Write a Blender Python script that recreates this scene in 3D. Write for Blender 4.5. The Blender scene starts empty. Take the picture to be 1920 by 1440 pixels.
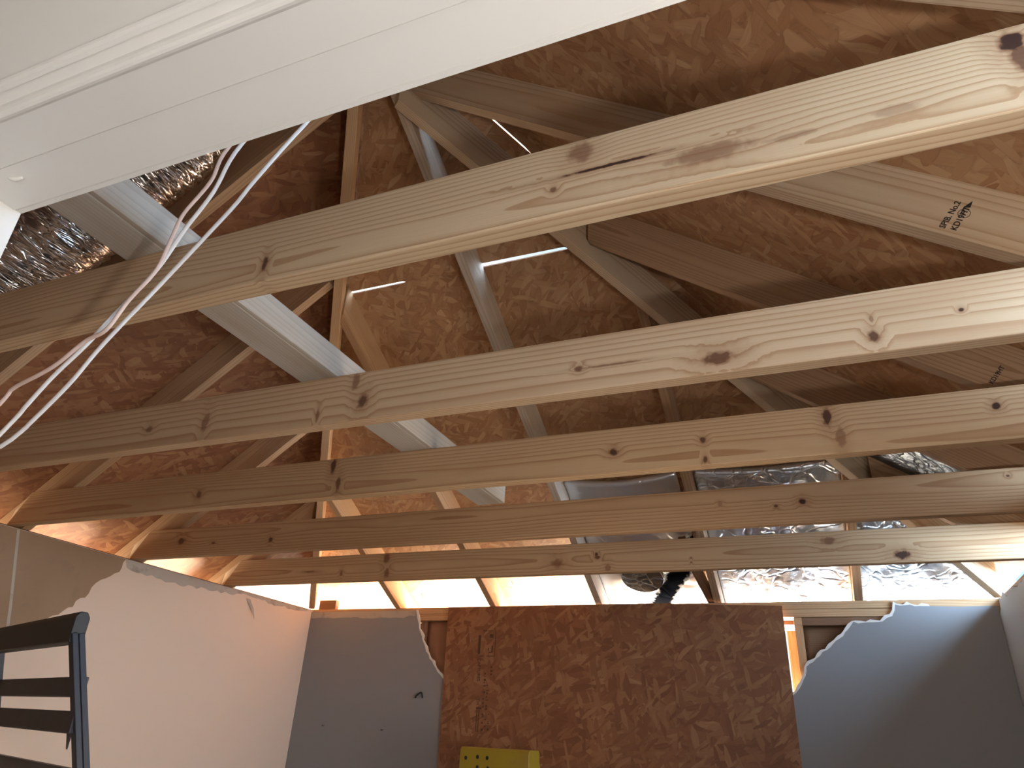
import bpy, bmesh, math, random
from mathutils import Vector, Matrix, noise
random.seed(7)
S = bpy.context.scene
C = S.collection
W = 3.89                       # room width
PZ = 2.44                      # height of the wall plates; z below is measured from them
def V(x, y, z): return Vector((x, y, z + PZ))

# ------------------------------------------------------------------ camera
yaw, pitch, roll, FPX = -0.4154, 0.4651, 0.0565, 1324.36
cy, sy, cp, sp = math.cos(yaw), math.sin(yaw), math.cos(pitch), math.sin(pitch)
F = Vector((sy*cp, cy*cp, sp)); R = Vector((cy, -sy, 0)); U = R.cross(F)
c_, s_ = math.cos(roll), math.sin(roll)
R, U = c_*R + s_*U, -s_*R + c_*U
cam = bpy.data.objects.new('camera', bpy.data.cameras.new('camera')); C.objects.link(cam)
CP = V(3.1118, -3.9763, -0.6993)
cam.matrix_world = Matrix((( R.x, U.x, -F.x, CP.x), (R.y, U.y, -F.y, CP.y), (R.z, U.z, -F.z, CP.z), (0, 0, 0, 1)))
cam.data.sensor_width = 36; cam.data.lens = 36*FPX/1920; cam.data.clip_start = 0.02
S.camera = cam

# ------------------------------------------------------------------ world, light, exposure
S.view_settings.view_transform = 'Standard'; S.view_settings.look = 'None'
S.view_settings.exposure = 0.18; S.view_settings.gamma = 1; S.view_settings.use_curve_mapping = False
w = bpy.data.worlds.new('sky'); S.world = w; w.use_nodes = True
bgn = w.node_tree.nodes['Background']
sk = w.node_tree.nodes.new('ShaderNodeTexSky'); sk.sky_type = 'HOSEK_WILKIE'; sk.sun_direction = Vector((-0.5, 0.6, 0.55)).normalized(); sk.turbidity = 3
w.node_tree.links.new(sk.outputs[0], bgn.inputs[0]); bgn.inputs[1].default_value = 6.0

def light(name, kind, loc, energy, color, size=.1, size_y=None, aim=None, spread=None):
    l = bpy.data.lights.new(name, kind); l.energy = energy; l.color = color
    if kind == 'AREA':
        l.size = size
        if size_y: l.shape = 'RECTANGLE'; l.size_y = size_y
        else: l.shape = 'DISK'
        if spread: l.spread = spread
    else: l.shadow_soft_size = size
    o = bpy.data.objects.new(name, l); C.objects.link(o); o.location = loc
    if aim is not None: o.rotation_euler = (aim - loc).to_track_quat('-Z', 'Y').to_euler()
    return o
# bare bulb of the work lamp standing in the hall, right of the camera
light('work_lamp_light', 'POINT', V(3.62, -4.02, -.92), 40, (1.0, .95, .91), .04)
# added soft fill from the hall behind the camera, no window there
light('hall_fill_light', 'AREA', V(2.6, -5.95, -1.1), 8, (.95, .97, 1.0), 1.1, 1.1, V(2.6, -3.7, -.9))
# added lamp before the closed shade of the added window, brightens the left wall
light('added_window_light', 'AREA', V(W + .015, -1.95, -.95), 18, (1.0, .86, .72), 1.1, .92, V(0, -1.85, -1.25), 1.9)
# daylight thrown up from the sunlit ground outside into the open eaves
light('ground_bounce_far_left', 'AREA', V(.7, 2.0, -1.7), 3300, (1.0, .80, .58), 3.6, 2.6, V(.9, .1, .2))
light('ground_bounce_far_right', 'AREA', V(4.0, 2.0, -1.7), 680, (.62, .80, 1.0), 2.6, 2.6, V(3.4, .1, .2))
light('ground_bounce_left', 'AREA', V(-2.0, -2.0, -1.7), 420, (1.0, .82, .60), 4.4, 2.6, V(-.1, -2.0, .2))
# open sky beyond the stripped right eave
light('sky_right', 'AREA', V(7.0, -3.0, 1.6), 7200, (.50, .72, 1.0), 7.0, 4.6, V(3.0, -3.0, 1.0))

# ------------------------------------------------------------------ node helper
class NT:
    def __init__(s, name):
        s.m = bpy.data.materials.new(name); s.m.use_nodes = True; s.t = s.m.node_tree
        s.b = s.t.nodes['Principled BSDF']
    def n(s, typ, **kw):
        nd = s.t.nodes.new(typ)
        for k, v in kw.items(): setattr(nd, k, v)
        return nd
    def put(s, sock, v):
        if v is None: return
        if hasattr(v, 'is_output'): s.t.links.new(v, sock)
        else: sock.default_value = v
    def ma(s, op, a, b=None, c=None, clamp=False):
        nd = s.n('ShaderNodeMath', operation=op, use_clamp=clamp)
        for i, v in enumerate((a, b, c)): s.put(nd.inputs[i], v)
        return nd.outputs[0]
    def vm(s, op, a, b=None):
        nd = s.n('ShaderNodeVectorMath', operation=op); s.put(nd.inputs[0], a); s.put(nd.inputs[1], b)
        return nd.outputs[0]
    def mix(s, f, a, b, blend='MIX'):
        nd = s.n('ShaderNodeMix', data_type='RGBA', blend_type=blend)
        s.put(nd.inputs[0], f)
        s.put(nd.inputs[6], a if hasattr(a, 'is_output') else (*a, 1)); s.put(nd.inputs[7], b if hasattr(b, 'is_output') else (*b, 1))
        return nd.outputs[2]
    def ramp(s, f, stops):
        nd = s.n('ShaderNodeValToRGB'); e = nd.color_ramp.elements
        while len(e) < len(stops): e.new(.5)
        for el, (p, c) in zip(e, stops): el.position = p; el.color = (*c, 1) if len(c) == 3 else c
        s.put(nd.inputs[0], f); return nd.outputs[0]
    def step(s, v, lo, hi):
        nd = s.n('ShaderNodeMapRange', interpolation_type='SMOOTHSTEP'); s.put(nd.inputs[0], v)
        nd.inputs[1].default_value = lo; nd.inputs[2].default_value = hi; return nd.outputs[0]
    def noise(s, vec, scale, detail=3, rough=.5, out=0):
        nd = s.n('ShaderNodeTexNoise'); s.put(nd.inputs['Vector'], vec); nd.inputs['Scale'].default_value = scale
        nd.inputs['Detail'].default_value = detail; nd.inputs['Roughness'].default_value = rough; return nd.outputs[out]
    def mapping(s, vec, loc=(0, 0, 0), rot=(0, 0, 0), scale=(1, 1, 1), kind='POINT'):
        nd = s.n('ShaderNodeMapping', vector_type=kind); s.put(nd.inputs[0], vec)
        nd.inputs[1].default_value = loc; nd.inputs[2].default_value = rot; nd.inputs[3].default_value = scale
        return nd.outputs[0]
    def coords(s, rnd=True, amt=17.0):
        tc = s.n('ShaderNodeTexCoord').outputs['Object']
        if not rnd: return tc, tc
        oi = s.n('ShaderNodeObjectInfo').outputs['Random']
        cb = s.n('ShaderNodeCombineXYZ'); s.put(cb.inputs[0], s.ma('MULTIPLY', oi, amt)); s.put(cb.inputs[1], s.ma('MULTIPLY', oi, amt*.37)); s.put(cb.inputs[2], s.ma('MULTIPLY', oi, amt*.71))
        return tc, s.vm('ADD', tc, cb.outputs[0])
    def bump(s, h, strength=.3, dist=.002):
        nd = s.n('ShaderNodeBump'); nd.inputs['Strength'].default_value = strength; nd.inputs['Distance'].default_value = dist
        s.put(nd.inputs['Height'], h); s.put(s.b.inputs['Normal'], nd.outputs[0])
    def done(s, color, rough=.6, spec=.3, metal=0):
        s.put(s.b.inputs['Base Color'], color if hasattr(color, 'is_output') else (*color, 1))
        s.put(s.b.inputs['Roughness'], rough); s.put(s.b.inputs['Specular IOR Level'], spec); s.put(s.b.inputs['Metallic'], metal)
        return s.m

def wood(name, light_c=(.60, .43, .26), dark_c=(.36, .21, .10), pith=(.03, .05), freq=150, knots=(), warp=.012, streak=.35, sap=.0):
    """sawn pine; object X runs along the grain; knots = (x, z, rx, rz, darkness)"""
    s = NT(name); tc, rc = s.coords()
    sx = s.n('ShaderNodeSeparateXYZ'); s.put(sx.inputs[0], tc)
    x, y, z = sx.outputs
    low = s.noise(s.mapping(rc, scale=(.55, 5, 5)), 1.0, 2, .5)
    mid = s.noise(s.mapping(rc, scale=(2.2, 18, 18)), 1.0, 2, .5)
    rnd = s.n('ShaderNodeObjectInfo').outputs['Random']
    py = s.ma('ADD', y, pith[0]); pz = s.ma('SUBTRACT', z, s.ma('ADD', pith[1], s.ma('MULTIPLY', s.ma('SUBTRACT', rnd, .5), .06)))
    r = s.ma('SQRT', s.ma('ADD', s.ma('MULTIPLY', py, py), s.ma('MULTIPLY', pz, pz)))
    r = s.ma('ADD', r, s.ma('MULTIPLY', low, warp*6)); r = s.ma('ADD', r, s.ma('MULTIPLY', mid, warp*.45))
    kmask = None; halo = None
    for (kx, kz, rx, rz, dk) in knots:
        dx = s.ma('DIVIDE', s.ma('SUBTRACT', x, kx), rx); dz = s.ma('DIVIDE', s.ma('SUBTRACT', z, kz), rz)
        wob = s.ma('MULTIPLY', s.ma('SUBTRACT', s.noise(s.mapping(tc, loc=(kx*7, kz*31, 3), scale=(60, 60, 60)), 1, 2), .5), 1.1)
        d = s.ma('ADD', s.ma('SQRT', s.ma('ADD', s.ma('MULTIPLY', dx, dx), s.ma('MULTIPLY', dz, dz))), wob)
        k = s.ma('MULTIPLY', s.ma('SUBTRACT', 1.0, s.step(d, .55, 1.15)), dk)
        h = s.ma('SUBTRACT', 1.0, s.step(d, .6, 3.4))
        r = s.ma('ADD', r, s.ma('MULTIPLY', h, .010*dk))
        kmask = k if kmask is None else s.ma('MAXIMUM', kmask, k)
        h = s.ma('MULTIPLY', h, dk)
        halo = h if halo is None else s.ma('MAXIMUM', halo, h)
    fr = s.ma('FRACT', s.ma('MULTIPLY', r, freq))
    ring = s.ramp(fr, [(0, (.02, .02, .02)), (.45, (.06, .06, .06)), (.74, (.42, .42, .42)), (.90, (1, 1, 1)), (.985, (.9, .9, .9)), (1, (.02, .02, .02))])
    fib = s.noise(s.mapping(rc, scale=(9, 420, 420)), 1.0, 2, .6)
    blot = s.noise(s.mapping(rc, scale=(1.4, 9, 9)), 1.0, 3, .6)
    f = s.ma('MULTIPLY', ring, s.ma('ADD', .45, s.ma('MULTIPLY', blot, .65)))
    f = s.ma('ADD', f, s.ma('MULTIPLY', s.ma('SUBTRACT', fib, .5), streak), clamp=True)
    col = s.mix(f, light_c, dark_c)
    col = s.mix(s.step(blot, .45, .8), col, tuple(a*b for a, b in zip(light_c, (.80, .70, .62))))
    if halo is not None:
        col = s.mix(s.ma('MULTIPLY', halo, .45), col, (.30, .155, .075))
        col = s.mix(s.ma('POWER', kmask, .6), col, (.215, .095, .048)); col = s.mix(s.step(kmask, .5, 1.0), col, (.045, .020, .013))
    s.bump(fib, .25, .001)
    return s.done(col, .62, .25)

def osb(name, cols, scale=1.0, dirt=.0, gloss=.55, turn=0.0):
    s = NT(name); tc, rc = s.coords(amt=9.0)
    wv = s.noise(rc, 7*scale, 2, .5, out=1)
    rc = s.vm('ADD', rc, s.vm('MULTIPLY', s.vm('SUBTRACT', wv, (.5, .5, .5)), (.05, .05, .0)))
    col = None; hgt = None
    for i, (a, l, wd, th) in enumerate([(.1, 6, 22, 0), (.9, 6.5, 24, .38), (-.75, 7, 26, .42), (1.5, 6, 24, .50), (-1.25, 8, 34, .50), (.4, 9, 40, .55), (2.4, 11, 52, .66)]):
        v = s.mapping(rc, loc=(3.1*i, 1.7*i, 0), rot=(0, 0, a + turn), scale=(1/(l*scale), 1/(wd*scale), 100), kind='TEXTURE')
        vo = s.n('ShaderNodeTexVoronoi'); s.put(vo.inputs['Vector'], v); vo.inputs['Scale'].default_value = 1.0
        sc = s.n('ShaderNodeSeparateColor'); s.put(sc.inputs[0], vo.outputs['Color'])
        fib = s.noise(s.mapping(v, scale=(.5, 6, 1)), 1.5, 2, .5)
        tone = s.ma('ADD', s.ma('MULTIPLY', sc.outputs[0], .66), s.ma('MULTIPLY', fib, .40), clamp=True)
        c = s.ramp(tone, cols)
        ed = s.step(vo.outputs['Distance'], .48, .66)
        c = s.mix(s.ma('MULTIPLY', ed, .24), c, (.14, .058, .026))
        hh = s.ma('ADD', sc.outputs[2], s.ma('MULTIPLY', fib, .2))
        if col is None: col, hgt = c, hh
        else:
            msk = s.ma('GREATER_THAN', sc.outputs[1], th)
            msk = s.ma('MULTIPLY', msk, s.ma('SUBTRACT', 1.0, s.step(vo.outputs['Distance'], .60, .66)))
            col = s.mix(msk, col, c); mm = s.n('ShaderNodeMix'); s.put(mm.inputs[0], msk); s.put(mm.inputs[2], hgt); s.put(mm.inputs[3], hh); hgt = mm.outputs[0]
    bl = s.noise(rc, 3.0, 3, .6)
    col = s.mix(s.ma('MULTIPLY', s.step(bl, .45, .75), .35), col, (.17, .07, .03))
    s.bump(hgt, .35, .0015)
    return s.done(col, gloss, .35)

def paint(name, col, rough=.6, var=.06, bump=.12, scale=260, dirt=None):
    s = NT(name); tc, rc = s.coords()
    n1 = s.noise(rc, 2.2, 4, .6)
    c = s.mix(s.ma('MULTIPLY', n1, var*4, clamp=True), col, tuple(a*(1 - var*2.2) for a in col))
    if dirt: c = s.mix(s.step(s.noise(rc, 9, 5, .65), .52, .70), c, dirt)
    s.bump(s.noise(rc, scale, 3, .6), bump, .0012)
    return s.done(c, rough, .3)

def foil(name, scale=9.0, tint=(.86, .89, .93), rough=.16, stretch=(1, 1, 1), strength=.9, black=None, metal=1.0):
    s = NT(name); tc, rc = s.coords()
    v = s.mapping(rc, scale=stretch)
    n = s.noise(v, scale, 6, .62); vo = s.n('ShaderNodeTexVoronoi', feature='DISTANCE_TO_EDGE'); s.put(vo.inputs['Vector'], s.vm('ADD', v, s.noise(v, scale*.6, 2, .5, out=1))); vo.inputs['Scale'].default_value = scale*.8
    h = s.ma('ADD', n, s.ma('MULTIPLY', s.step(vo.outputs[0], 0, .12), .35))
    s.bump(h, strength, .02)
    col = s.mix(s.noise(rc, 3, 3), tint, tuple(a*.72 for a in tint))
    met = metal; ro = rough; sp_ = .5
    if black:
        sx = s.n('ShaderNodeSeparateXYZ'); s.put(sx.inputs[0], tc)
        d = s.ma('ABSOLUTE', s.ma('SUBTRACT', s.ma('ADD', sx.outputs[0], s.ma('MULTIPLY', sx.outputs[1], black[2])), black[0]))
        d = s.ma('ADD', d, s.ma('MULTIPLY', s.ma('SUBTRACT', s.noise(rc, 26, 5, .7), .5), .10))
        k = s.ma('SUBTRACT', 1.0, s.step(d, black[1]*.5, black[1]))
        col = s.mix(k, col, (.004, .0045, .006)); inv = s.ma('SUBTRACT', 1.0, k); met = s.ma('MULTIPLY', inv, metal); ro = s.ma('ADD', rough, s.ma('MULTIPLY', k, .6)); sp_ = s.ma('MULTIPLY', inv, .5)
    return s.done(col, ro, sp_, met)

def plain(name, col, rough=.5, metal=0, spec=.4, nz=.0):
    s = NT(name)
    if nz:
        tc, rc = s.coords(); c = s.mix(s.ma('MULTIPLY', s.noise(rc, 30, 4, .6), 1.0), tuple(a*(1 - nz) for a in col), tuple(min(1, a*(1 + nz)) for a in col))
        return s.done(c, rough, spec, metal)
    return s.done(col, rough, spec, metal)

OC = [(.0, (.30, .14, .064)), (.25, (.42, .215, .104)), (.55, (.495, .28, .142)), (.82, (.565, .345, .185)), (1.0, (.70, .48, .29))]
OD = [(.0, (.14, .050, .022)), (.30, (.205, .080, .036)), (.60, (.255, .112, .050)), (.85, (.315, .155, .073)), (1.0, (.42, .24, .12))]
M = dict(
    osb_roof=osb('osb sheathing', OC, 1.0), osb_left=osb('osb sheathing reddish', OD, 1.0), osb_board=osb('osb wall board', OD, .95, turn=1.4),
    rafter=wood('pine rafter', (.47, .31, .185), (.30, .17, .085), (.03, .08), 105),
    rafter_clear=wood('pine rafter clear', (.63, .49, .335), (.42, .26, .145), (.10, .03), 125, warp=.004, streak=.3),
    grey=wood('weathered grey lumber', (.50, .46, .40), (.40, .36, .31), (.05, .07), 120, streak=.2, warp=.006),
    pale=wood('pale dry rafter', (.56, .47, .37), (.40, .30, .21), (.02, .08), 170), plate=wood('pine plate', (.55, .36, .20), (.36, .20, .10), (.03, .02), 160), end=plain('pale cut end grain', (.66, .53, .37), .8, nz=.12),
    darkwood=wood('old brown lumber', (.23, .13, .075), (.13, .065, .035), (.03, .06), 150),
    white=paint('white trim paint', (.73, .705, .655), .38, .03, .04), cream=paint('off white wall paint', (.71, .585, .475), .7, .05, .25),
    greyp=paint('grey wall paint', (.265, .265, .275), .75, .06, .3), paper=paint('torn brown drywall paper', (.36, .25, .16), .9, .18, .35, 90, (.27, .19, .125)),
    gyp=paint('white gypsum core', (.78, .74, .68), .9, .1, .6, 60), dirty=paint('grey scuffed paper', (.50, .45, .39), .9, .15, .4, 60, (.33, .28, .23)),
    rwall=paint('right wall paint', (.62, .66, .70), .7, .05, .2), ceil=paint('ceiling paint', (.75, .74, .70), .8, .04, .2), floor=paint('dark dusty floor', (.11, .10, .095), .85, .15, .3, 40),
    foil=foil('crinkled foil', 6.5, (.80, .87, .95), rough=.30, strength=.6, metal=.72), foil_duct=foil('silver duct jacket', 20, (.74, .74, .76), .13, (1, .16, .16), .40), foil_black=foil('foil with black mastic', 5, rough=.28, strength=.30, metal=.6, black=(.245, .085, -.60)),
    foil_dark=foil('dull dark foil', 8, (.25, .30, .36), .35), kraft=paint('brown kraft facing', (.34, .18, .11), .45, .2, .8, 14),
    wire=plain('white cable jacket', (.80, .78, .74), .4), pink=plain('pinkish cable jacket', (.70, .53, .45), .45), black=plain('black plastic', (.012, .012, .013), .5), blue=plain('dark blue grey fibreglass', (.018, .021, .032), .5, nz=.25),
    alu=plain('scuffed dark aluminium', (.055, .05, .06), .45, .4, nz=.3), yellow=paint('worn yellow plastic', (.33, .23, .02), .5, .2, .2, 80, (.25, .165, .025)), ink=plain('black ink', (.025, .02, .018), .7), inkb=plain('faded brown ink', (.085, .04, .02), .8),
    roofing=plain('black underlayment', (.03, .03, .03), .9), steel=plain('grey nail steel', (.10, .09, .085), .4, .8), ground=plain('bare ground', (.25, .22, .18), .9))

# ------------------------------------------------------------------ object helpers
def tag(o, label=None, cat=None, group=None, kind=None):
    if label: o['label'] = label
    if cat: o['category'] = cat
    if group: o['group'] = group
    if kind: o['kind'] = kind
    return o
def frame(org, xd, zd):
    X = Vector(xd).normalized(); Y = Vector(zd).cross(X).normalized(); Z = X.cross(Y)
    return Matrix(((X.x, Y.x, Z.x, org.x), (X.y, Y.y, Z.y, org.y), (X.z, Y.z, Z.z, org.z), (0, 0, 0, 1)))
def link(name, bm, mat, Mw=None, parent=None, smooth=False):
    """bm holds WORLD coordinates; the object gets frame Mw"""
    Mw = Mw or Matrix.Identity(4)
    bmesh.ops.recalc_face_normals(bm, faces=bm.faces[:])
    bm.transform(Mw.inverted())
    me = bpy.data.meshes.new(name); bm.to_mesh(me); bm.free()
    if smooth: me.polygons.foreach_set('use_smooth', [True]*len(me.polygons))
    for m in (mat if isinstance(mat, (list, tuple)) else [mat]): me.materials.append(m)
    o = bpy.data.objects.new(name, me); C.objects.link(o)
    if parent: o.parent = parent; o.matrix_parent_inverse = Matrix.Identity(4); o.matrix_basis = mw(parent).inverted() @ Mw
    else: o.matrix_basis = Mw
    return o
def mw(o):
    return (mw(o.parent) @ o.matrix_basis) if o.parent else o.matrix_basis.copy()
def empty(name, loc, **k):
    o = bpy.data.objects.new(name, None); C.objects.link(o); o.empty_display_size = .05; o.matrix_basis = Matrix.Translation(loc); return o
def loft(bm, A, B, side_mat=None):
    a = [bm.verts.new(p) for p in A]; b = [bm.verts.new(p) for p in B]
    bm.faces.new(a); bm.faces.new(list(reversed(b)))
    for i in range(len(a)):
        j = (i + 1) % len(a)
        try: f = bm.faces.new((a[j], a[i], b[i], b[j]))
        except ValueError: continue
        if side_mat and i in side_mat: f.material_index = side_mat[i]
    return bm
def prism(name, poly, ext, mat, xd, zd, parent=None, bevel=0.0, org=None):
    bm = bmesh.new(); poly = [Vector(p) for p in poly]
    loft(bm, poly, [p + Vector(ext) for p in poly])
    if bevel: bmesh.ops.bevel(bm, geom=bm.edges[:], offset=bevel, segments=2, affect='EDGES', profile=.5, clamp_overlap=True)
    return link(name, bm, mat, frame(org or poly[0], xd, zd), parent)
def board(name, a, b, up, wid, dep, mat, parent=None, bevel=.0025):
    """straight stick from a to b; a,b = centre of the lower edge; up = depth direction"""
    X = (b - a).normalized(); Y = Vector(up).cross(X).normalized(); Z = X.cross(Y)
    poly = [a - Y*wid/2, a + Y*wid/2, a + Y*wid/2 + Z*dep, a - Y*wid/2 + Z*dep]
    bm = bmesh.new(); loft(bm, poly, [p + (b - a) for p in poly])
    if bevel: bmesh.ops.bevel(bm, geom=bm.edges[:], offset=bevel, segments=2, affect='EDGES', profile=.5, clamp_overlap=True)
    return link(name, bm, mat, frame(a - Y*wid/2, X, Z), parent)
def box(name, lo, hi, mat, parent=None, bevel=0.0, xd=(1, 0, 0), zd=(0, 0, 1)):
    x0, y0, z0 = lo; x1, y1, z1 = hi
    return prism(name, [V(x0, y0, z0), V(x1, y0, z0), V(x1, y0, z1), V(x0, y0, z1)], (0, y1 - y0, 0), mat, xd, zd, parent, bevel)
def tube(bm, pts, rad, seg=10, flat=1.0, cap=True):
    pts = [Vector(p) for p in pts]; n = len(pts); rings = []
    N = None
    for i, p in enumerate(pts):
        t = (pts[min(i+1, n-1)] - pts[max(i-1, 0)]).normalized()
        if N is None: N = t.orthogonal().normalized()
        N = (N - t*N.dot(t)).normalized(); B = t.cross(N)
        r = rad(i) if callable(rad) else rad
        rings.append([bm.verts.new(p + (N*math.cos(2*math.pi*k/seg) + B*math.sin(2*math.pi*k/seg)*flat)*r) for k in range(seg)])
    for a, b in zip(rings, rings[1:]):
        for k in range(seg): bm.faces.new((a[k], a[(k+1) % seg], b[(k+1) % seg], b[k]))
    if cap: bm.faces.new(rings[0]); bm.faces.new(list(reversed(rings[-1])))
    return bm
def smooth_path(pts, n=8):
    pts = [Vector(p) for p in pts]; P = [pts[0]*2 - pts[1]] + pts + [pts[-1]*2 - pts[-2]]; out = []
    for i in range(1, len(P) - 2):
        p0, p1, p2, p3 = P[i-1:i+3]
        for k in range(n):
            t = k/n
            out.append(.5*((2*p1) + (p2 - p0)*t + (2*p0 - 5*p1 + 4*p2 - p3)*t*t + (3*p1 - p0 - 3*p2 + p3)*t**3))
    out.append(pts[-1]); return out
def text_mesh(name, body, size, org, xd, nrm, mat, parent, depth=.0006, align='LEFT'):
    cu = bpy.data.curves.new(name, 'FONT'); cu.body = body; cu.size = size; cu.extrude = depth/2; cu.offset = size*.018; cu.align_x = align
    t = bpy.data.objects.new(name, cu); C.objects.link(t); bpy.context.view_layer.update()
    me = bpy.data.meshes.new_from_object(t.evaluated_get(bpy.context.evaluated_depsgraph_get()))
    bpy.data.objects.remove(t); bpy.data.curves.remove(cu)
    X = Vector(xd).normalized(); Z = (Vector(nrm) - X*Vector(nrm).dot(X)).normalized(); Y = Z.cross(X)
    Mw = Matrix(((X.x, Y.x, Z.x, org.x), (X.y, Y.y, Z.y, org.y), (X.z, Y.z, Z.z, org.z), (0, 0, 0, 1)))
    me.materials.clear(); me.materials.append(mat); me.name = name
    o = bpy.data.objects.new(name, me); C.objects.link(o); o.parent = parent; o.matrix_basis = mw(parent).inverted() @ Mw
    return o
def jag(pts, amp, step=.03, seed=0):
    """ragged version of an open polyline in 2-D"""
    rng = random.Random(seed); out = []
    for (a, b) in zip(pts, pts[1:]):
        L = math.dist(a, b); n = max(1, int(L/step)); nx, ny = -(b[1]-a[1])/L, (b[0]-a[0])/L
        for k in range(n):
            d = 0 if k == 0 else rng.uniform(-amp, amp); t = k/n
            out.append((a[0] + (b[0]-a[0])*t + nx*d, a[1] + (b[1]-a[1])*t + ny*d))
    out.append(pts[-1]); return out

# ------------------------------------------------------------------ setting: floor, walls, plates
tag(box('floor', (-.11, -6.05, -2.54), (W + .11, .11, -2.44), M['floor']), 'bare concrete floor of the gutted room', kind='structure')
tag(box('ground', (-12, -16, -2.75), (16, 12, -2.60), M['ground']), 'bare ground outside the house', kind='structure')
tag(box('ceiling', (0, -6.0, .0), (W, -3.74, .013), M['ceil']), 'flat white ceiling of the hall', kind='structure')
# left wall
wl = tag(box('wall_left', (-.105, -6.0, -2.44), (-.0005, 0.10, -.078), M['cream']), 'off white left wall with torn brown paper at its top', kind='structure')
dl = box('drywall', (-.0004, -3.60, -2.44), (.0125, -.001, -.008), M['cream'], wl)
def on_left(name, yz, mat, t0=.0127, t1=.0145):
    return prism(name, [V(t0, y, z) for y, z in yz], (t1 - t0, 0, 0), mat, (0, 1, 0), (0, 0, 1), wl)
edge = jag([(-1.50, -.010), (-1.515, -.075), (-1.60, -.13), (-1.64, -.20), (-1.735, -.292), (-1.80, -.335), (-1.94, -.48), (-2.2, -.75), (-2.6, -1.0), (-3.58, -1.5)], .010, .022, 3)
tag(on_left('torn_paper', [(-3.58, -.010)] + edge, M['paper']), 'torn brown paper patch')
tag(on_left('joint_tape', [(-2.058, -.012), (-2.046, -.012), (-1.965, -.315), (-1.90, -.60), (-1.915, -.60), (-1.978, -.315)], M['dirty'], .0146, .0155), 'pale strip over the board joint')
tag(on_left('scuffed_edge', [(-1.50, -.0085), (-.06, -.0085)] + jag([(-.06, -.022), (-.35, -.036), (-.62, -.024), (-.9, -.050), (-1.2, -.062), (-1.48, -.048)], .008, .03, 5), M['dirty'], .0127, .0137), 'scuffed grey strip along the top edge')
bm = bmesh.new()
loft(bm, [V(.013, -.635, -.04), V(.013, -.60, -.04), V(.030, -.575, -.09), V(.036, -.556, -.15), V(.026, -.585, -.10)], [V(.0135, -.635, -.041), V(.0135, -.60, -.041), V(.0308, -.575, -.091), V(.0368, -.556, -.151), V(.0268, -.585, -.101)])
tag(link('paper_sliver', bm, M['dirty'], Matrix.Translation(V(.013, -.6, -.1)), wl), 'peeled grey paper sliver')
bm = bmesh.new(); tube(bm, smooth_path([V(.02, -2.03, -.30), V(.025, -2.0, -.45), V(.02, -1.99, -.58), V(.03, -2.06, -.75)]), .003, 6)
link('dangling_cord', bm, M['black'], Matrix.Translation(V(.02, -2, -.4)), wl, True)
# right wall
WY0, WY1, WZ0, WZ1 = -2.55, -1.35, -1.46, -.44
def holed(name, x0, x1, z1, mat, parent=None):
    bm = bmesh.new()
    for y0, y1, za, zb in ((-6.0, WY0, -2.44, z1), (WY1, .10 if parent is None else -.001, -2.44, z1), (WY0, WY1, -2.44, WZ0), (WY0, WY1, WZ1, z1)):
        p = [V(x0, y0, za), V(x0, y1, za), V(x0, y1, zb), V(x0, y0, zb)]; loft(bm, p, [q + Vector((x1 - x0, 0, 0)) for q in p])
    return link(name, bm, mat, Matrix.Translation(V(x0, -2, -1)), parent)
wr = tag(holed('wall_right', W + .0005, W + .105, -.078, M['rwall']), 'pale bluish right wall with a torn top corner', kind='structure')
top = jag([(-.001, -.075), (-.045, -.055), (-.06, -.01), (-.10, -.02), (-.16, .0), (-.22, -.035), (-.30, -.015), (-.42, -.03), (-3.60, -.036)], .008, .03, 9)
holed('drywall', W - .0125, W + .0004, -.12, M['rwall'], wr)
prism('drywall_top', [V(W - .0125, y, z) for y, z in [(-3.60, -.1199), (-.001, -.1199)] + top], (.0129, 0, 0), M['rwall'], (0, 1, 0), (0, 0, 1), wr)
wi = tag(empty('added_window_1', V(W + .05, (WY0 + WY1)/2, WZ0)), 'added unseen window in the right wall', kind='structure')  # unseen window, added to hold the lamp that brightens the left wall
for nm, lo, hi in (('sill', (W - .03, WY0, WZ0), (W + .10, WY1, WZ0 + .03)), ('jamb', (W, WY0, WZ0 + .0305), (W + .10, WY0 + .03, WZ1 - .0305)), ('jamb', (W, WY1 - .03, WZ0 + .0305), (W + .10, WY1, WZ1 - .0305)), ('head', (W, WY0, WZ1 - .03), (W + .10, WY1, WZ1))):
    box(nm, lo, hi, M['white'], wi)
box('blocking_shade', (W + .045, WY0 + .0305, WZ0 + .031), (W + .049, WY1 - .0305, WZ1 - .0305), M['white'], wi)  # added opaque shade, keeps the outer sky light from entering here
# far wall: outside skin, studs, plates
bm = bmesh.new()
for x0, x1, z0, z1 in ((-.11, 1.02, -2.44, -.078), (3.0, W + .11, -2.44, -.078), (1.02, 3.0, -2.44, -1.6), (1.02, 3.0, -.10, -.078)):
    p = [V(x0, .0905, z0), V(x1, .0905, z0), V(x1, .0905, z1), V(x0, .0905, z1)]; loft(bm, p, [q + Vector((0, .015, 0)) for q in p])
wf = tag(link('wall_far', bm, M['darkwood']), 'dark outer skin of the far wall behind the studs', kind='structure')
# near wall with the cased opening the camera looks through
ox0 = 2.335; oy0, oy1 = -3.735, -3.62; oz = -.197
wn = tag(box('wall_near', (0, -3.735, -2.44), (ox0 - .02, -3.62, .0), M['cream']), 'wall left of the cased opening', kind='structure')
box('header', (ox0 - .0195, -3.733, oz + .02), (W - .013, -3.622, .45), M['white'], wn)
tr = tag(empty('trim_1', V(3.1, -3.68, oz)), 'wide white painted head casing of the opening above the camera', kind='structure')
def sweep_x(name, prof, x0, x1, mat, parent):
    return prism(name, [V(x0, y, z) for y, z in prof], (x1 - x0, 0, 0), mat, (1, 0, 0), (0, 0, 1), parent)
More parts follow.
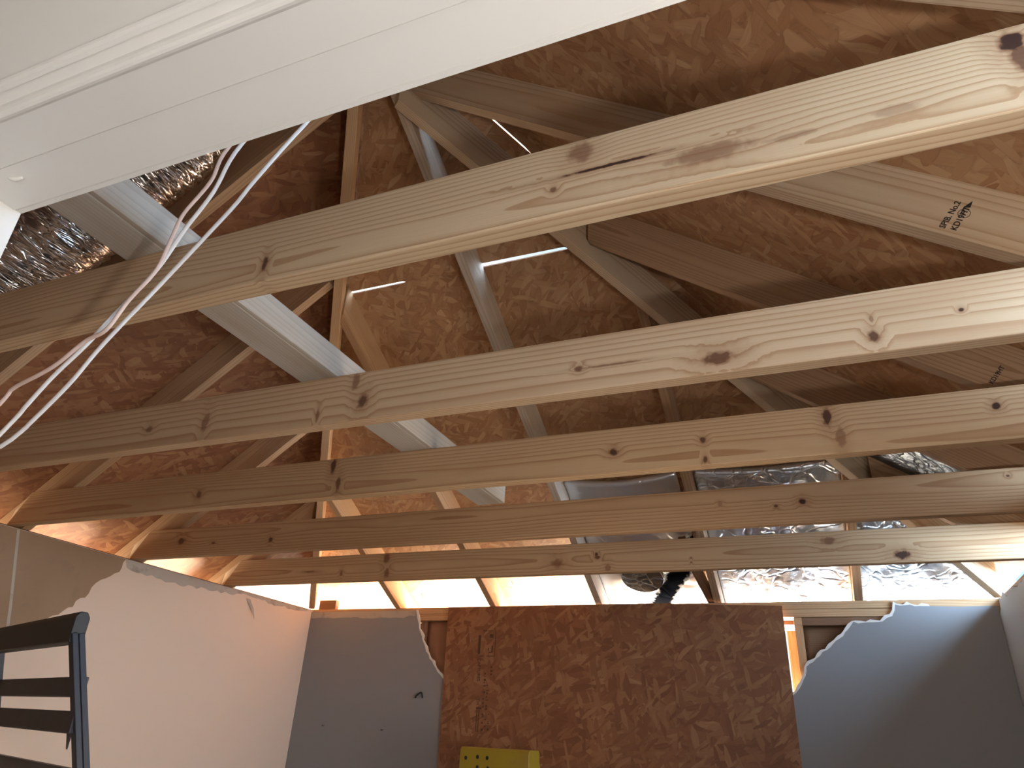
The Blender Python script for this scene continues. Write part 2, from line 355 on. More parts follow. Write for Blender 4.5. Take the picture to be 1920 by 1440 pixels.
# head jamb: far lip, flat board, faint step, then cove that turns up into the near face
prof = [(-3.617, oz), (-3.6222, oz), (-3.6230, oz + .0014), (-3.6240, oz + .0014), (-3.6248, oz - .0010), (-3.6745, oz - .0010), (-3.6750, oz + .0002), (-3.6756, oz + .0002), (-3.6762, oz - .0026), (-3.7185, oz - .0038)]
for k in range(7):
    a = k/6*math.pi/2; prof.append((-3.7185 - .011*math.sin(a), oz - .0038 - .004*math.sin(2*a) + .008*(1 - math.cos(a))))
prof += [(-3.7365, oz + .012), (-3.7365, oz + .0192), (-3.617, oz + .0192)]
sweep_x('head_jamb', prof, ox0 - .019, W - .013, M['white'], tr)
cas = [(-3.7368, oz + .010)]
for k in range(7):
    a = k/6*math.pi; cas.append((-3.7368 - .006*math.sin(a) - .001, oz + .010 + .012*(1 - math.cos(a))/2))
cas += [(-3.7395, oz + .026), (-3.7455, oz + .10), (-3.7475, oz + .19), (-3.752, oz + .196), (-3.752, oz + .205), (-3.7368, oz + .205)]
sweep_x('head_casing', cas, ox0 - .11, W - .013, M['white'], tr)
bm = bmesh.new(); tube(bm, smooth_path([V(2.3812, -3.6623, oz - .0008), V(2.3880, -3.6600, oz - .0028), V(2.3965, -3.6578, oz - .0012)], 5), lambda i: .0016 + .0010*math.sin(i*.3), 8)
link('paint_drip', bm, M['white'], Matrix.Translation(V(2.388, -3.66, oz)), tr, True)
jp = [(ox0, -3.617), (ox0, -3.7365), (ox0 - .0195, -3.7365), (ox0 - .0195, -3.617)]
prism('side_jamb', [V(x, y, -2.44) for x, y in jp], (0, 0, 2.44 + oz), M['white'], (0, 0, 1), (1, 0, 0), tr)
# hall box behind the camera
tag(box('wall_back', (0, -6.05, -2.44), (W, -6.0005, .0), M['cream']), 'back wall of the hall', kind='structure')

# top plates (two layers each)
def stick(name, lo, hi, mat, label, cat, group=None, axis=0):
    xd = [(1, 0, 0), (0, 1, 0), (0, 0, 1)][axis]; zd = (0, 0, 1) if axis < 2 else (0, -1, 0)
    o = box(name, lo, hi, mat, None, .002, xd, zd)
    return tag(o, label, cat, group)
stick('top_plate', (-.10, 0, -.0375), (W + .10, .0895, -.0005), M['plate'], 'orange lit upper top plate along the far wall carrying the rafter ends', 'wall plate')
stick('top_plate', (-.10, .002, -.0765), (W + .10, .0895, -.0385), M['plate'], 'second top plate under the far wall plate, seen brown in the torn right corner', 'wall plate')
stick('top_plate', (-.10, -6.0, -.0375), (-.002, -.003, -.0005), M['darkwood'], 'dark edged top plate along the left wall under the joist ends', 'wall plate', None, 1)
stick('top_plate', (-.10, -6.0, -.0765), (-.002, -.003, -.0385), M['plate'], 'lower plate of the left wall hidden behind its drywall', 'wall plate', None, 1)
stick('top_plate', (W + .002, -6.0, -.0375), (W + .10, -.003, -.0005), M['plate'], 'top plate along the right wall', 'wall plate', None, 1)
stick('top_plate', (W + .002, -6.0, -.0765), (W + .10, -.003, -.0385), M['plate'], 'lower plate of the right wall hidden behind its drywall', 'wall plate', None, 1)
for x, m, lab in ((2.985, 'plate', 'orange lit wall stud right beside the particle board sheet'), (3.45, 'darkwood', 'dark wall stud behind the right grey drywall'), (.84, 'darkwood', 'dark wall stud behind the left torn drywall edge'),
               (2.36, 'darkwood', 'added unseen stud stopping light through the seam of the particle board sheets'), (.02, 'darkwood', 'wall stud at the far left corner'), (.43, 'darkwood', 'wall stud behind the middle of the left grey drywall')):  # the stud behind the board seam is added to stop a light leak
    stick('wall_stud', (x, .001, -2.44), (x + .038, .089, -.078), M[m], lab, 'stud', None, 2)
stick('wall_stud', (2.943, .045, -2.44), (2.9835, .083, -.135), M['plate'], 'added stud filling the gap beside the particle board edge, orange for outside light', 'stud', None, 2)  # added gap filler; its orange tone stands in for light from outside
stick('blocking', (2.985, -.0005, -.1165), (3.022, .088, -.0785), M['plate'], 'small wood block capping the stud by the particle board', 'wood block')
stick('blocking', (3.0235, .003, -.1165), (3.449, .088, -.0785), M['darkwood'], 'brown crosspiece under the plate in the torn right corner', 'wood block')
# insulation showing in the torn left gap
def sheet(name, P, nu, nv, thick, mat, amp, fr, seed, parent=None):
    """crumpled sheet: P(u,v)->point, normal from P; thickened"""
    bm = bmesh.new(); T = []; Bk = []
    for i in range(nu + 1):
        a = []; b = []
        for j in range(nv + 1):
            u, v = i/nu, j/nv; p = P(u, v); n = (P(min(u + .01, 1.01), v) - p).cross(P(u, min(v + .01, 1.01)) - p).normalized()
            q = Vector((u*fr, v*fr, seed)); e = min(u, v, 1-u, 1-v)*12; e = min(1, e)
            d = amp*(noise.noise(q) + .5*noise.noise(q*2.3) + .25*noise.noise(q*5.1))*e
            a.append(bm.verts.new(p + n*d)); b.append(bm.verts.new(p + n*(d - thick)))
        T.append(a); Bk.append(b)
    for i in range(nu):
        for j in range(nv):
            bm.faces.new((T[i][j], T[i+1][j], T[i+1][j+1], T[i][j+1])); bm.faces.new((Bk[i][j], Bk[i][j+1], Bk[i+1][j+1], Bk[i+1][j]))
    for i in range(nu):
        bm.faces.new((T[i][0], Bk[i][0], Bk[i+1][0], T[i+1][0])); bm.faces.new((T[i][nv], T[i+1][nv], Bk[i+1][nv], Bk[i][nv]))
    for j in range(nv):
        bm.faces.new((T[0][j], T[0][j+1], Bk[0][j+1], Bk[0][j])); bm.faces.new((T[nu][j], Bk[nu][j], Bk[nu][j+1], T[nu][j+1]))
    X = P(1, .5) - P(0, .5); Z = X.cross(P(.5, 1) - P(.5, 0))
    return link(name, bm, mat, frame(P(.5, .5), X, Z), parent, True)
tag(sheet('insulation_batt', lambda u, v: V(.88 + .62*u, .022, -.08 - .9*v), 20, 24, -.035, M['kraft'], .016, 5, 2.2), 'brown paper faced batt in the gap left of the particle board', 'insulation')
tag(sheet('insulation_batt', lambda u, v: V(3.024 + .425*u, .040, -.118 - .8*v), 16, 20, -.045, M['darkwood'], .006, 4, 5.2), 'dark brown batt behind the torn right drywall edge', 'insulation')
# grey drywall left on the far wall
L = [(.802, -.018), (.815, -.06), (.831, -.099), (.850, -.15), (.868, -.192), (.928, -.297), (1.009, -.384), (1.037, -.413), (1.05, -.47), (1.09, -.60)]
Lp = [(.0005, -2.44), (.0005, -.018)] + jag(L, .007, .022, 21) + [(1.12, -.7), (1.12, -2.44)]
d1 = prism('grey_drywall', [V(x, -.0130, z) for x, z in Lp], (0, .0125, 0), M['greyp'], (1, 0, 0), (0, -1, 0))
tag(d1, 'grey painted drywall left of the particle board with a broken right edge', 'drywall')
Le = jag(L, .007, .022, 21)
bm = bmesh.new(); A = [V(x, -.0135, z) for x, z in Le] + [V(x + .010 + .006*math.sin(i*1.7), -.0135, z + .004) for i, (x, z) in reversed(list(enumerate(Le)))]
loft(bm, A, [p + Vector((0, .010, 0)) for p in A]); tag(link('broken_edge', bm, M['gyp'], Matrix.Translation(V(.9, 0, -.2)), d1), 'white broken gypsum edge')
A = [(.012, -.0195), (.80, -.0195)] + jag([(.80, -.05), (.76, -.048), (.72, -.062), (.40, -.060), (.38, -.054), (.20, -.060), (.15, -.056), (.08, -.055), (.012, -.057)], .003, .03, 4)
tag(prism('bare_strip', [V(x, -.0132, z) for x, z in A], (0, -.0012, 0), M['dirty'], (1, 0, 0), (0, -1, 0), d1), 'unpainted pale strip along the top')
bm = bmesh.new(); tube(bm, smooth_path([V(.862, -.016, -.512), V(.868, -.022, -.503), V(.890, -.026, -.488), V(.904, -.024, -.485), V(.908, -.020, -.50), V(.908, -.016, -.512)], 6), .0045, 8)
tag(link('wall_hook', bm, M['black'], Matrix.Translation(V(.88, -.02, -.5)), None, True), 'small black bent hook on the grey drywall left of the particle board', 'hook')
for x, z, lab in ((.25, -.684, 'left of two small screws stuck in the grey drywall'), (.665, -.690, 'right of two small screws stuck in the grey drywall')):
    o = empty('screw', V(x, -.013, z)); tag(o, lab, 'screw', 'screws in the left grey drywall')
    bm = bmesh.new(); tube(bm, [V(x, -.012, z), V(x, -.030, z)], .0022, 8); link('shank', bm, M['steel'], Matrix.Translation(V(x, -.02, z)), o, True)
    bm = bmesh.new(); tube(bm, [V(x, -.030, z), V(x, -.033, z)], .0048, 10); link('head', bm, M['steel'], Matrix.Translation(V(x, -.03, z)), o)
Rr = [(3.60, -.034), (3.453, -.024), (3.432, -.078), (3.387, -.102), (3.30, -.108), (3.258, -.103), (3.229, -.139), (3.14, -.22), (3.066, -.275), (3.018, -.312), (2.998, -.37), (2.976, -.409), (2.938, -.445), (2.935, -.52)]
Rj = jag(Rr, .006, .02, 33)
Rp = [(W - .014, -2.44), (W - .014, -.036), (3.853, -.036), (3.724, -.038)] + Rj + [(2.93, -.7), (2.90, -2.44)]
d2 = prism('grey_drywall', [V(x, -.0130, z) for x, z in Rp], (0, .0125, 0), M['greyp'], (1, 0, 0), (0, -1, 0))
tag(d2, 'bluish grey drywall right of the particle board with its top left corner torn off', 'drywall')
bm = bmesh.new(); A = [V(x, -.0137, z) for x, z in Rj] + [V(x - .006 - .005*abs(math.sin(i*1.3)), -.0137, z + .009 + .006*math.sin(i*2.1)) for i, (x, z) in reversed(list(enumerate(Rj)))]
loft(bm, A, [p + Vector((0, .010, 0)) for p in A]); tag(link('broken_edge', bm, M['gyp'], Matrix.Translation(V(3.2, 0, -.2)), d2), 'white broken gypsum edge')
# particle board over the window opening
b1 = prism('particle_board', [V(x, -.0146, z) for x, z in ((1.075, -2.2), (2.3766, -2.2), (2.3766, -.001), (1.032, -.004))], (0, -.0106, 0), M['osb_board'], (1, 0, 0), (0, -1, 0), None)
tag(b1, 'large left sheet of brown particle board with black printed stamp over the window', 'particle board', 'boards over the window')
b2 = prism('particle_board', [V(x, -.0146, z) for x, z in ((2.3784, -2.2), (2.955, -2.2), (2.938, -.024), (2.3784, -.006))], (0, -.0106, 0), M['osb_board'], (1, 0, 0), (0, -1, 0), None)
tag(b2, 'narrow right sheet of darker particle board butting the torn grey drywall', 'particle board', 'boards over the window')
# printed stamp on the left sheet
bm = bmesh.new()
def rect(x0, z0, x1, z1, y=-.0253):
    p = [V(x0, y, z0), V(x1, y, z0), V(x1, y, z1), V(x0, y, z1)]; loft(bm, p, [q + Vector((0, -.0004, 0)) for q in p])
rect(1.248, -.270, 1.263, -.165); rect(1.354, -.282, 1.358, -.140)
rect(1.262, -.282, 1.285, -.278); rect(1.305, -.282, 1.350, -.278); rect(1.275, -.144, 1.300, -.139); rect(1.306, -.144, 1.340, -.140)
rect(1.318, -.180, 1.342, -.160); rect(1.334, -.262, 1.342, -.222); rect(1.318, -.262, 1.334, -.256); rect(1.312, -.252, 1.318, -.236)
rect(1.262, -.560, 1.292, -.550)
rect(1.265, -.675, 1.270, -.562); rect(1.277, -.675, 1.282, -.562)
tag(link('stamp_frame', bm, M['inkb'], Matrix.Translation(V(1.3, -.0255, -.3)), b1), 'faded black printed frame'); bm = bmesh.new(); rng = random.Random(5)
for x, z0, z1, dens in ((1.298, -.30, -.66, .45), (1.318, -.40, -.66, .5), (1.336, -.30, -.66, .3)):
    z = z0
    while z > z1:
        h = rng.uniform(.004, .012)
        if rng.random() < dens: rect(x, z - h, x + rng.uniform(.006, .014), z)
        z -= h + rng.uniform(.003, .012)
tag(link('stamp_lines', bm, M['inkb'], Matrix.Translation(V(1.3, -.0255, -.3)), b1), 'rows of faded illegible print')
text_mesh('printed_word', 'CAPTURES', .026, V(1.252, -.0257, -.292), (0.03, 0, -1), (0, -1, 0), M['inkb'], b1)
text_mesh('printed_mark', 'TH', .024, V(1.262, -.0257, -.505), (0.03, 0, -1), (0, -1, 0), M['inkb'], b1)

# ------------------------------------------------------------------ ceiling joists
YS = (-3.2008, -2.6248, -2.0890, -1.4590, -.8069)
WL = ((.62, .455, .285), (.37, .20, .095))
JK = [
 [(3.426, .110, .016, .020, 1.0), (3.430, .082, .012, .030, .75), (3.052, .050, .055, .016, .55), (2.91, .072, .085, .0035, .95), (2.862, .112, .022, .020, .6), (3.157, .044, .035, .006, .3), (3.285, .046, .03, .010, .25), (2.272, .040, .007, .018, .8), (2.82, .05, .006, .006, .7)],
 [(2.985, .036, .035, .017, .75), (2.76, .056, .07, .003, .6), (2.678, .057, .010, .008, .7), (3.278, .037, .011, .014, .8), (3.432, .067, .005, .005, .9), (2.101, .052, .018, .022, .75), (2.070, .112, .012, .022, .55), (1.360, .060, .014, .010, .6), (1.575, .055, .012, .030, .5), (3.28, .075, .004, .008, .5), (1.966, .03, .006, .02, .6)],
 [(2.615, .064, .015, .011, .85), (2.872, .075, .009, .010, .8), (2.875, .016, .006, .012, .75), (3.197, .105, .013, .028, .85), (3.222, .045, .012, .026, .5), (3.576, .088, .010, .010, .95), (1.622, .112, .012, .030, .8), (1.655, .045, .010, .030, .7), (1.030, .055, .014, .014, .7)],
 [(3.107, .073, .014, .012, 1.0), (3.020, .063, .008, .006, .8), (3.710, .113, .006, .005, .8), (.302, .074, .026, .018, .75), (.508, .056, .014, .007, .7), (.846, .054, .012, .013, .8), (2.834, .083, .008, .010, .35), (3.76, .08, .005, .008, .8)],
 [(3.183, .099, .030, .016, .65), (3.444, .031, .032, .020, .9), (2.189, .084, .010, .010, .8), (2.194, .070, .014, .009, .75), (1.999, .049, .032, .022, .6), (2.244, .020, .014, .018, .5), (1.053, .112, .020, .026, .65), (1.066, .034, .018, .026, .65), (.572, .058, .045, .005, .6), (.783, .045, .010, .014, .6), (2.62, .05, .004, .004, .7), (2.62, .032, .004, .004, .7)]]
JP = [((.030, .052), 118, .016), ((.16, .00), 120, .0035), ((.05, .05), 105, .010), ((.028, .07), 95, .013), ((.04, .06), 100, .010)]
JL = ['nearest and widest ceiling joist, with a long dark split and black knot at right',
      'second ceiling joist from the camera, daylight white at its right end',
      'third ceiling joist from the camera, dark branching knot right of its middle',
      'fourth ceiling joist from the camera, one round black knot right of its middle',
      'farthest ceiling joist, lowest in view, just above the bright eave opening']
for k, y in enumerate(YS):
    pr = [(3.965, 0), (3.965, .098), (3.915, .139), (.08, .139), (-.055, .079), (-.072, 0)]
    pn = [(3.965, 0), (3.965, .098), (3.915, .139), (.08, .1389), (.032, .070), (-.015, 0)]
    bm = bmesh.new(); loft(bm, [V(x, y, z + .0002) for x, z in pn], [V(x, y + .038, z + .0002) for x, z in pr])
    for f in bm.faces:
        c = f.calc_center_median()
        if c.x < .1 and len(f.verts) == 4: f.material_index = 1
    es = [e for e in bm.edges if abs(e.verts[0].co.x - e.verts[1].co.x) > 1]
    bmesh.ops.bevel(bm, geom=es, offset=.003, segments=2, affect='EDGES', profile=.5)
    (p, fq, wp) = JP[k]
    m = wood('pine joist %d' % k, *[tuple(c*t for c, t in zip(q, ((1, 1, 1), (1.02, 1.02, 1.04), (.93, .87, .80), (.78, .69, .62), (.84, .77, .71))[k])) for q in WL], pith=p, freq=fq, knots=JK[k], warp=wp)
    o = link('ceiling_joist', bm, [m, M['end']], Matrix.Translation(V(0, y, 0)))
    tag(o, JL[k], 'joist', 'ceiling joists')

# strongback: a flat and an upright board nailed on top of the joists
sb = empty('strongback', V(1.95, -2.4, .1398)); tag(sb, 'greyish L shaped runner board lying across the tops of the joists', 'runner board')
board('flat_board', V(1.938, -6.0, .1398), V(1.938, -1.47, .1398), (0, 0, 1), .105, .036, M['grey'], sb)
board('upright_board', V(1.9985, -6.0, .1399), V(1.9985, -1.475, .1399), (0, 0, 1), .0155, .075, M['grey'], sb)

# ------------------------------------------------------------------ roof framing
SS, SF = .70, .511           # pitch of the side slopes and of the far hip slope
def zl(x): return .70*x
def zr(x): return .70*(W - x)
def zf(y): return -.511*y
dS, dF = .171, .157          # plumb depth of a rafter = height of the sheathing above its lower edge
OV = .36
def side_rafter(yn, h1, right, mat, label, group, h0=None):
    """rafter in the plane y = yn..yn+.038, from the eave up to plan distance h1 from the wall"""
    X = (lambda h: W - h) if right else (lambda h: h)
    h0 = -.1005 if right else -OV
    poly = ([] if right else [V(X(h0), yn, SS*h0 + .03)]) + [V(X(-.10), yn, (.001 if right else SS*-.10 + .011)), V(X(-.10 if not right else -.0995), yn, .0008), V(X(0), yn, .0008), V(X(h1), yn, SS*h1), V(X(h1), yn, SS*h1 + dS - .001), V(X(h0), yn, SS*h0 + dS - .001)]
    xd = (-1 if right else 1, 0, SS)
    o = prism('roof_rafter', poly, (0, .038, 0), mat, xd, (-xd[2]*xd[0], 0, 1), None, .0018, V(X(0), yn, 0) + Vector((0, 0, 0)))
    return tag(o, label, 'rafter', group)
def far_rafter(xn, y1, mat, label, group):
    poly = [V(xn, .466, SF*-.466 + .02), V(xn, .10, -.04), V(xn, .10, .0008), V(xn, 0, .0008), V(xn, y1, zf(y1)), V(xn, y1, zf(y1) + dF - .001), V(xn, .466, zf(.466) + dF - .001)]
    o = prism('roof_rafter', poly, (.038, 0, 0), mat, (0, -1, SF), (0, SF, 1), None, .0018, V(xn, 0, 0))
    return tag(o, label, 'rafter', group)
def hl(y): return (-y - .027)/1.37       # plan distance of the hip at depth y
ra = side_rafter(-2.54, 1.90, True, M['rafter_clear'], 'pale right slope rafter with the black grade stamp, between the two nearest joists', 'right slope rafters')
rb = side_rafter(-1.95, 1.3976, True, M['rafter'], 'brown right slope rafter fanning from the hip behind the second joist, small printed line', 'right slope rafters')
side_rafter(-1.34, 0.9440, True, M['rafter'], 'right slope rafter behind the third joist, meeting the bright hip piece', 'right slope rafters')
side_rafter(-.74, 0.4979, True, M['rafter'], 'short right slope rafter behind the fourth joist near the right corner', 'right slope rafters')
side_rafter(-3.128, 1.92, True, M['rafter_clear'], 'right slope rafter at the very top right, nearest the camera', 'right slope rafters')
side_rafter(-2.63, 1.90, False, M['rafter'], 'left slope rafter behind the hanging cables, just under the white casing', 'left slope rafters')
side_rafter(-2.03, 1.3888, False, M['rafter'], 'left slope rafter with a pale lower edge between the first and second joist', 'left slope rafters')
side_rafter(-1.418, 0.9547, False, M['rafter'], 'left slope rafter between the second and third joist ends', 'left slope rafters')
side_rafter(-.768, 0.4937, False, M['rafter'], 'short left slope rafter by the far end of the left wall', 'left slope rafters')
side_rafter(-3.162, 1.92, False, M['rafter'], 'left slope rafter above the foil duct, nearest the camera', 'left slope rafters')
far_rafter(1.95, -2.66, M['pale'], 'long pale far slope rafter rising to the peak, beside the light leak', 'far slope rafters')
far_rafter(2.60, -(1.36*(W - 2.64)) + .03, M['rafter'], 'far slope rafter ending halfway up the right hip, next to the black smeared foil', 'far slope rafters')
far_rafter(3.28, -(1.36*(W - 3.32)) + .05, M['rafter'], 'short far slope rafter between the two bright foil sheets', 'far slope rafters')
far_rafter(.64, -.90, M['plate'], 'warm lit far slope rafter nearest the left hip', 'far slope rafters')
far_rafter(1.295, -1.835, M['plate'], 'warm lit far slope rafter between the two white glowing bays', 'far slope rafters')
# loose dark sister stick left of the foil rafter
tag(board('sister_stick', V(2.585, .02, .0005), V(2.515, -.42, .206), (0, .4, 1), .036, .06, M['darkwood']), 'dark slanted stick leaning against the rafter by the black smeared foil', 'wood stick')
# hips
def hip(a, b, dep, mat, label):
    d = (b - a); up = Vector((0, 0, 1)); X = d.normalized(); Y = up.cross(X).normalized()
    a2 = a - Y*.019; e = .0
    poly = [a2, a2 + d, a2 + d + Vector((0, 0, dep)), a2 + Vector((0, 0, dep))]
    o = prism('hip_rafter', poly, Y*.038, mat, X, X.cross(Y), None, .002, a2)
    return tag(o, label, 'hip rafter')
hip(V(3.89, 0, .001), V(1.99, -2.555, 1.235), .165, M['rafter_clear'], 'right hip rafter from the far right corner up to the peak, white lit lower down')
hip(V(.012, -.018, .0012), V(1.885, -2.66, 1.275), .185, M['plate'], 'left hip rafter, a thin upright line from the far left corner to the peak')
tag(prism('ridge_board', [V(1.926, -2.70, 1.35), V(1.926, -6.0, 1.35), V(1.926, -6.0, 1.51), V(1.926, -2.70, 1.51)], (.038, 0, 0), M['rafter'], (0, 1, 0), (0, 0, 1), None, .002), 'ridge board running back above the white casing', 'ridge board')
stick('corner_block', (.04, .02, .0005), (.17, .058, .062), M['darkwood'], 'small dark block standing on the plate in the far left corner', 'wood block')
# sheathing
def P_far(x, y): return V(x, y, zf(y) + dF)
def P_l(x, y): return V(x, y, zl(x) + dS)
def P_r(x, y): return V(x, y, zr(x) + dS)
def hy(h): return -(1.37*h + .027)
def hxl(y): return (-y - .027)/1.37
nF = Vector((0, SF, 1)).normalized(); nL = Vector((-SS, 0, 1)).normalized(); nR = Vector((SS, 0, 1)).normalized(); T = .0115
def panel(pts, n, xd, mat, label):
    o = prism('roof_sheathing', pts, n*T, mat, xd, n); return tag(o, label, 'roof sheathing', 'roof sheathing panels')
XF = (1, 0, 0)
panel([P_far(hxl(.466), .466), P_far(W - hxl(.466), .466), P_far(W - hxl(-.640), -.640), P_far(hxl(-.640), -.640)], nF, XF, M['osb_roof'], 'far slope sheathing, lowest course, glowing white over the eave')
panel([P_far(hxl(-.641), -.641), P_far(W - hxl(-.641), -.641), P_far(W - hxl(-1.800), -1.800), P_far(2.366, -1.800), P_far(2.364, -1.7945), P_far(1.94, -1.793), P_far(1.93, -1.800), P_far(1.61, -1.800), P_far(1.605, -1.7955), P_far(1.32, -1.795), P_far(1.31, -1.800), P_far(hxl(-1.800), -1.800)], nF, XF, M['osb_roof'], 'far slope sheathing, middle course, below the thin line of leaking daylight')
panel([P_far(hxl(-1.8005), -1.8005), P_far(1.312, -1.8005), P_far(1.33, -1.807), P_far(1.60, -1.806), P_far(1.615, -1.8005), P_far(1.93, -1.8005), P_far(1.945, -1.811), P_far(2.35, -1.808), P_far(2.366, -1.8005), P_far(W - hxl(-1.8005), -1.8005), P_far(1.945, -2.692)], nF, XF, M['osb_roof'], 'far slope sheathing, small triangle at the peak above the leaking daylight')
hs = .985
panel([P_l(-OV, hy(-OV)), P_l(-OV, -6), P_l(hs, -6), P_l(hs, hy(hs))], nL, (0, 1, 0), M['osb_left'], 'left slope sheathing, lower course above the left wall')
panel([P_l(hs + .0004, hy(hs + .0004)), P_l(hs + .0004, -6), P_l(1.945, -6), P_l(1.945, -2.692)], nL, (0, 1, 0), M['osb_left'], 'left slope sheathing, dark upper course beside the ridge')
panel([P_r(W + .10, hy(-.10)), P_r(W + .10, -6), P_r(W - hs, -6), P_r(W - hs, hy(hs))], nR, (0, 1, 0), M['osb_roof'], 'right slope sheathing, lower course above the stamped rafter')
g = .016
panel([P_r(W - hs - .0004, hy(hs + .0004)), P_r(W - hs - .0004, -6), P_r(1.945, -6), P_r(1.945, -2.692), P_r(2.10, hy(1.79) - .004), P_r(2.13, hy(1.76) - g*1.3), P_r(2.32, hy(1.57) - g*1.1), P_r(2.34, hy(1.55) - .003)], nR, (0, 1, 0), M['osb_roof'], 'right slope sheathing, upper course with a slit of daylight along the hip')
# gable end; eave blocks added to keep side sky light off the joists
stick('added_eave_block', (W + .02, -2.499, .0005), (W + .058, -1.952, .075), M['rafter'], 'added block shutting sky light out of the right eave behind the second joist', 'wood block', None, 1)
stick('added_eave_block', (W + .02, -1.909, .0005), (W + .058, -1.342, .075), M['rafter'], 'added block shutting sky light out of the right eave behind the third joist', 'wood block', None, 1)
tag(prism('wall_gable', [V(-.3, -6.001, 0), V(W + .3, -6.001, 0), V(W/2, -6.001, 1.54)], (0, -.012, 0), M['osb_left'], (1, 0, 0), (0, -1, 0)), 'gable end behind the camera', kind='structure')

# grade stamps
nrm = Vector((0, -1, 0)); sx = Vector((.36, 0, .9)).normalized()
def on_a(x, z): return V(x, -2.5404, z)
text_mesh('grade_stamp', 'SPIB. No.2', .0172, on_a(3.4625, .3165), (.40, 0, .56), nrm, M['ink'], ra)
text_mesh('grade_stamp', 'KD19HT', .0172, on_a(3.4815, .3055), (.40, 0, .56), nrm, M['ink'], ra)
text_mesh('mill_number', '77', .0145, on_a(3.5045, .3400), (.40, 0, .56), nrm, M['ink'], ra)
bm = bmesh.new(); tube(bm, [on_a(3.5048 + .0115*math.cos(a/16*2*math.pi), .3462 + .0115*math.sin(a/16*2*math.pi)) for a in range(17)], .0006, 5, cap=False); link('stamp_ring', bm, M['ink'], Matrix.Translation(on_a(3.505, .346)), ra)
bm = bmesh.new(); q = [on_a(3.506, .3615), on_a(3.519, .358), on_a(3.5265, .374)]; loft(bm, q, [p + Vector((0, -.0005, 0)) for p in q]); link('stamp_triangle', bm, M['ink'], Matrix.Translation(on_a(3.51, .365)), ra)
text_mesh('grade_stamp', 'KD19HT', .0160, V(3.616, -1.9504, .2085), (.62, 0, .75), nrm, M['ink'], rb)

# ------------------------------------------------------------------ foil, ducts
def bay(x0, x1, ya, yb, off):
    return lambda u, v: P_far(x0 + (x1 - x0)*u, ya + (yb - ya)*v) - Vector((0, 0, off(u, v)))
tag(sheet('foil_insulation', bay(2.642, 3.276, .30, -.725, lambda u, v: .055 + .02*math.sin(u*math.pi)), 44, 60, .03, M['foil'], .014, 7, 1.5), 'crinkled foil sheet, left of the two bright ones over the torn corner', 'foil insulation', 'foil insulation under the far slope')
tag(sheet('foil_insulation', lambda u, v: P_far(3.322 + (max(3.335, min(3.92, W + (.30 - .93*v)/1.345 - .085)) - 3.322)*u, .30 - .93*v) - Vector((0, 0, .05 + .015*math.sin(u*math.pi))), 40, 56, .03, M['foil'], .014, 7, 8.5), 'crinkled foil sheet, right of the two bright ones beside the right hip', 'foil insulation', 'foil insulation under the far slope')
tag(sheet('foil_insulation', bay(1.992, 2.560, .28, -.715, lambda u, v: .045 + .03*math.sin(u*math.pi)), 40, 60, .03, M['foil_black'], .008, 5, 4.5), 'smooth silver foil smeared with black mastic, beside the pale long rafter', 'foil insulation', 'foil insulation under the far slope')
tag(sheet('foil_insulation', lambda u, v: P_r(3.36 + .40*u, -.765 - .53*v) - Vector((0, 0, .05)), 24, 30, .02, M['foil_dark'], .008, 6, 3.3), 'dark dull foil panel in the right slope bay', 'foil insulation', 'foil insulation under the right slope')
bm = bmesh.new(); c0 = P_far(2.25, -.085) - nF*.078
tube(bm, [c0, c0 - nF*.012, c0 - nF*.026], lambda i: (.115, .118, .112)[i], 36)
tag(link('vent_collar', bm, M['foil_dark'], frame(c0, (1, 0, 0), nF), None, False), 'round dull grey vent collar on the black smeared foil', 'vent')
bm = bmesh.new(); path = smooth_path([V(.50, -2.90, .42), V(.83, -2.905, .585), V(1.10, -2.905, .70), V(1.27, -2.90, .86), V(1.42, -2.90, 1.02), V(1.52, -3.25, 1.10), V(1.52, -3.9, 1.10)], 26)
rng = random.Random(3)
bmr = [.150 + .006*math.sin(i*1.9) + rng.uniform(-.004, .004) for i in range(len(path))]
tube(bm, path, lambda i: bmr[i], 40)
for v in bm.verts:
    n_ = noise.noise(v.co*14) + .6*noise.noise(v.co*31); v.co += Vector((noise.noise(v.co*9), 0, n_))*.006
tag(link('flexible_duct', bm, M['foil_duct'], frame(V(1.0, -2.9, .65), (.6, 0, .8), (-.8, 0, .6)), None, True), 'shiny crumpled silver flexible duct under the left slope', 'duct')

# ------------------------------------------------------------------ cables
def cable(name, pts, rad, mat, label, flat=.5):
    bm = bmesh.new(); tube(bm, smooth_path([V(*p) for p in pts], 6), rad*.74, 10, flat)
    return tag(link(name, bm, mat, Matrix.Translation(V(*pts[3])), None, True), label, 'cable', 'cables hanging below the joists')
cable('cable', [(2.64, -3.06, 0.86), (2.53, -3.1, 0.65), (2.38, -3.3, 0.36), (2.295, -3.335, 0.196), (2.261, -3.335, 0.097), (2.22, -3.335, 0.026), (2.19, -3.335, -0.038), (2.15, -3.335, -0.087), (2.109, -3.335, -0.132), (2.077, -3.335, -0.17), (2.026, -3.335, -0.217), (1.987, -3.335, -0.264), (1.949, -3.335, -0.31), (1.75, -3.36, -0.58), (1.55, -3.45, -1.2), (1.45, -3.45, -2.42)], 0.0048, M['wire'], 'white cable hanging alongside the pinkish one')
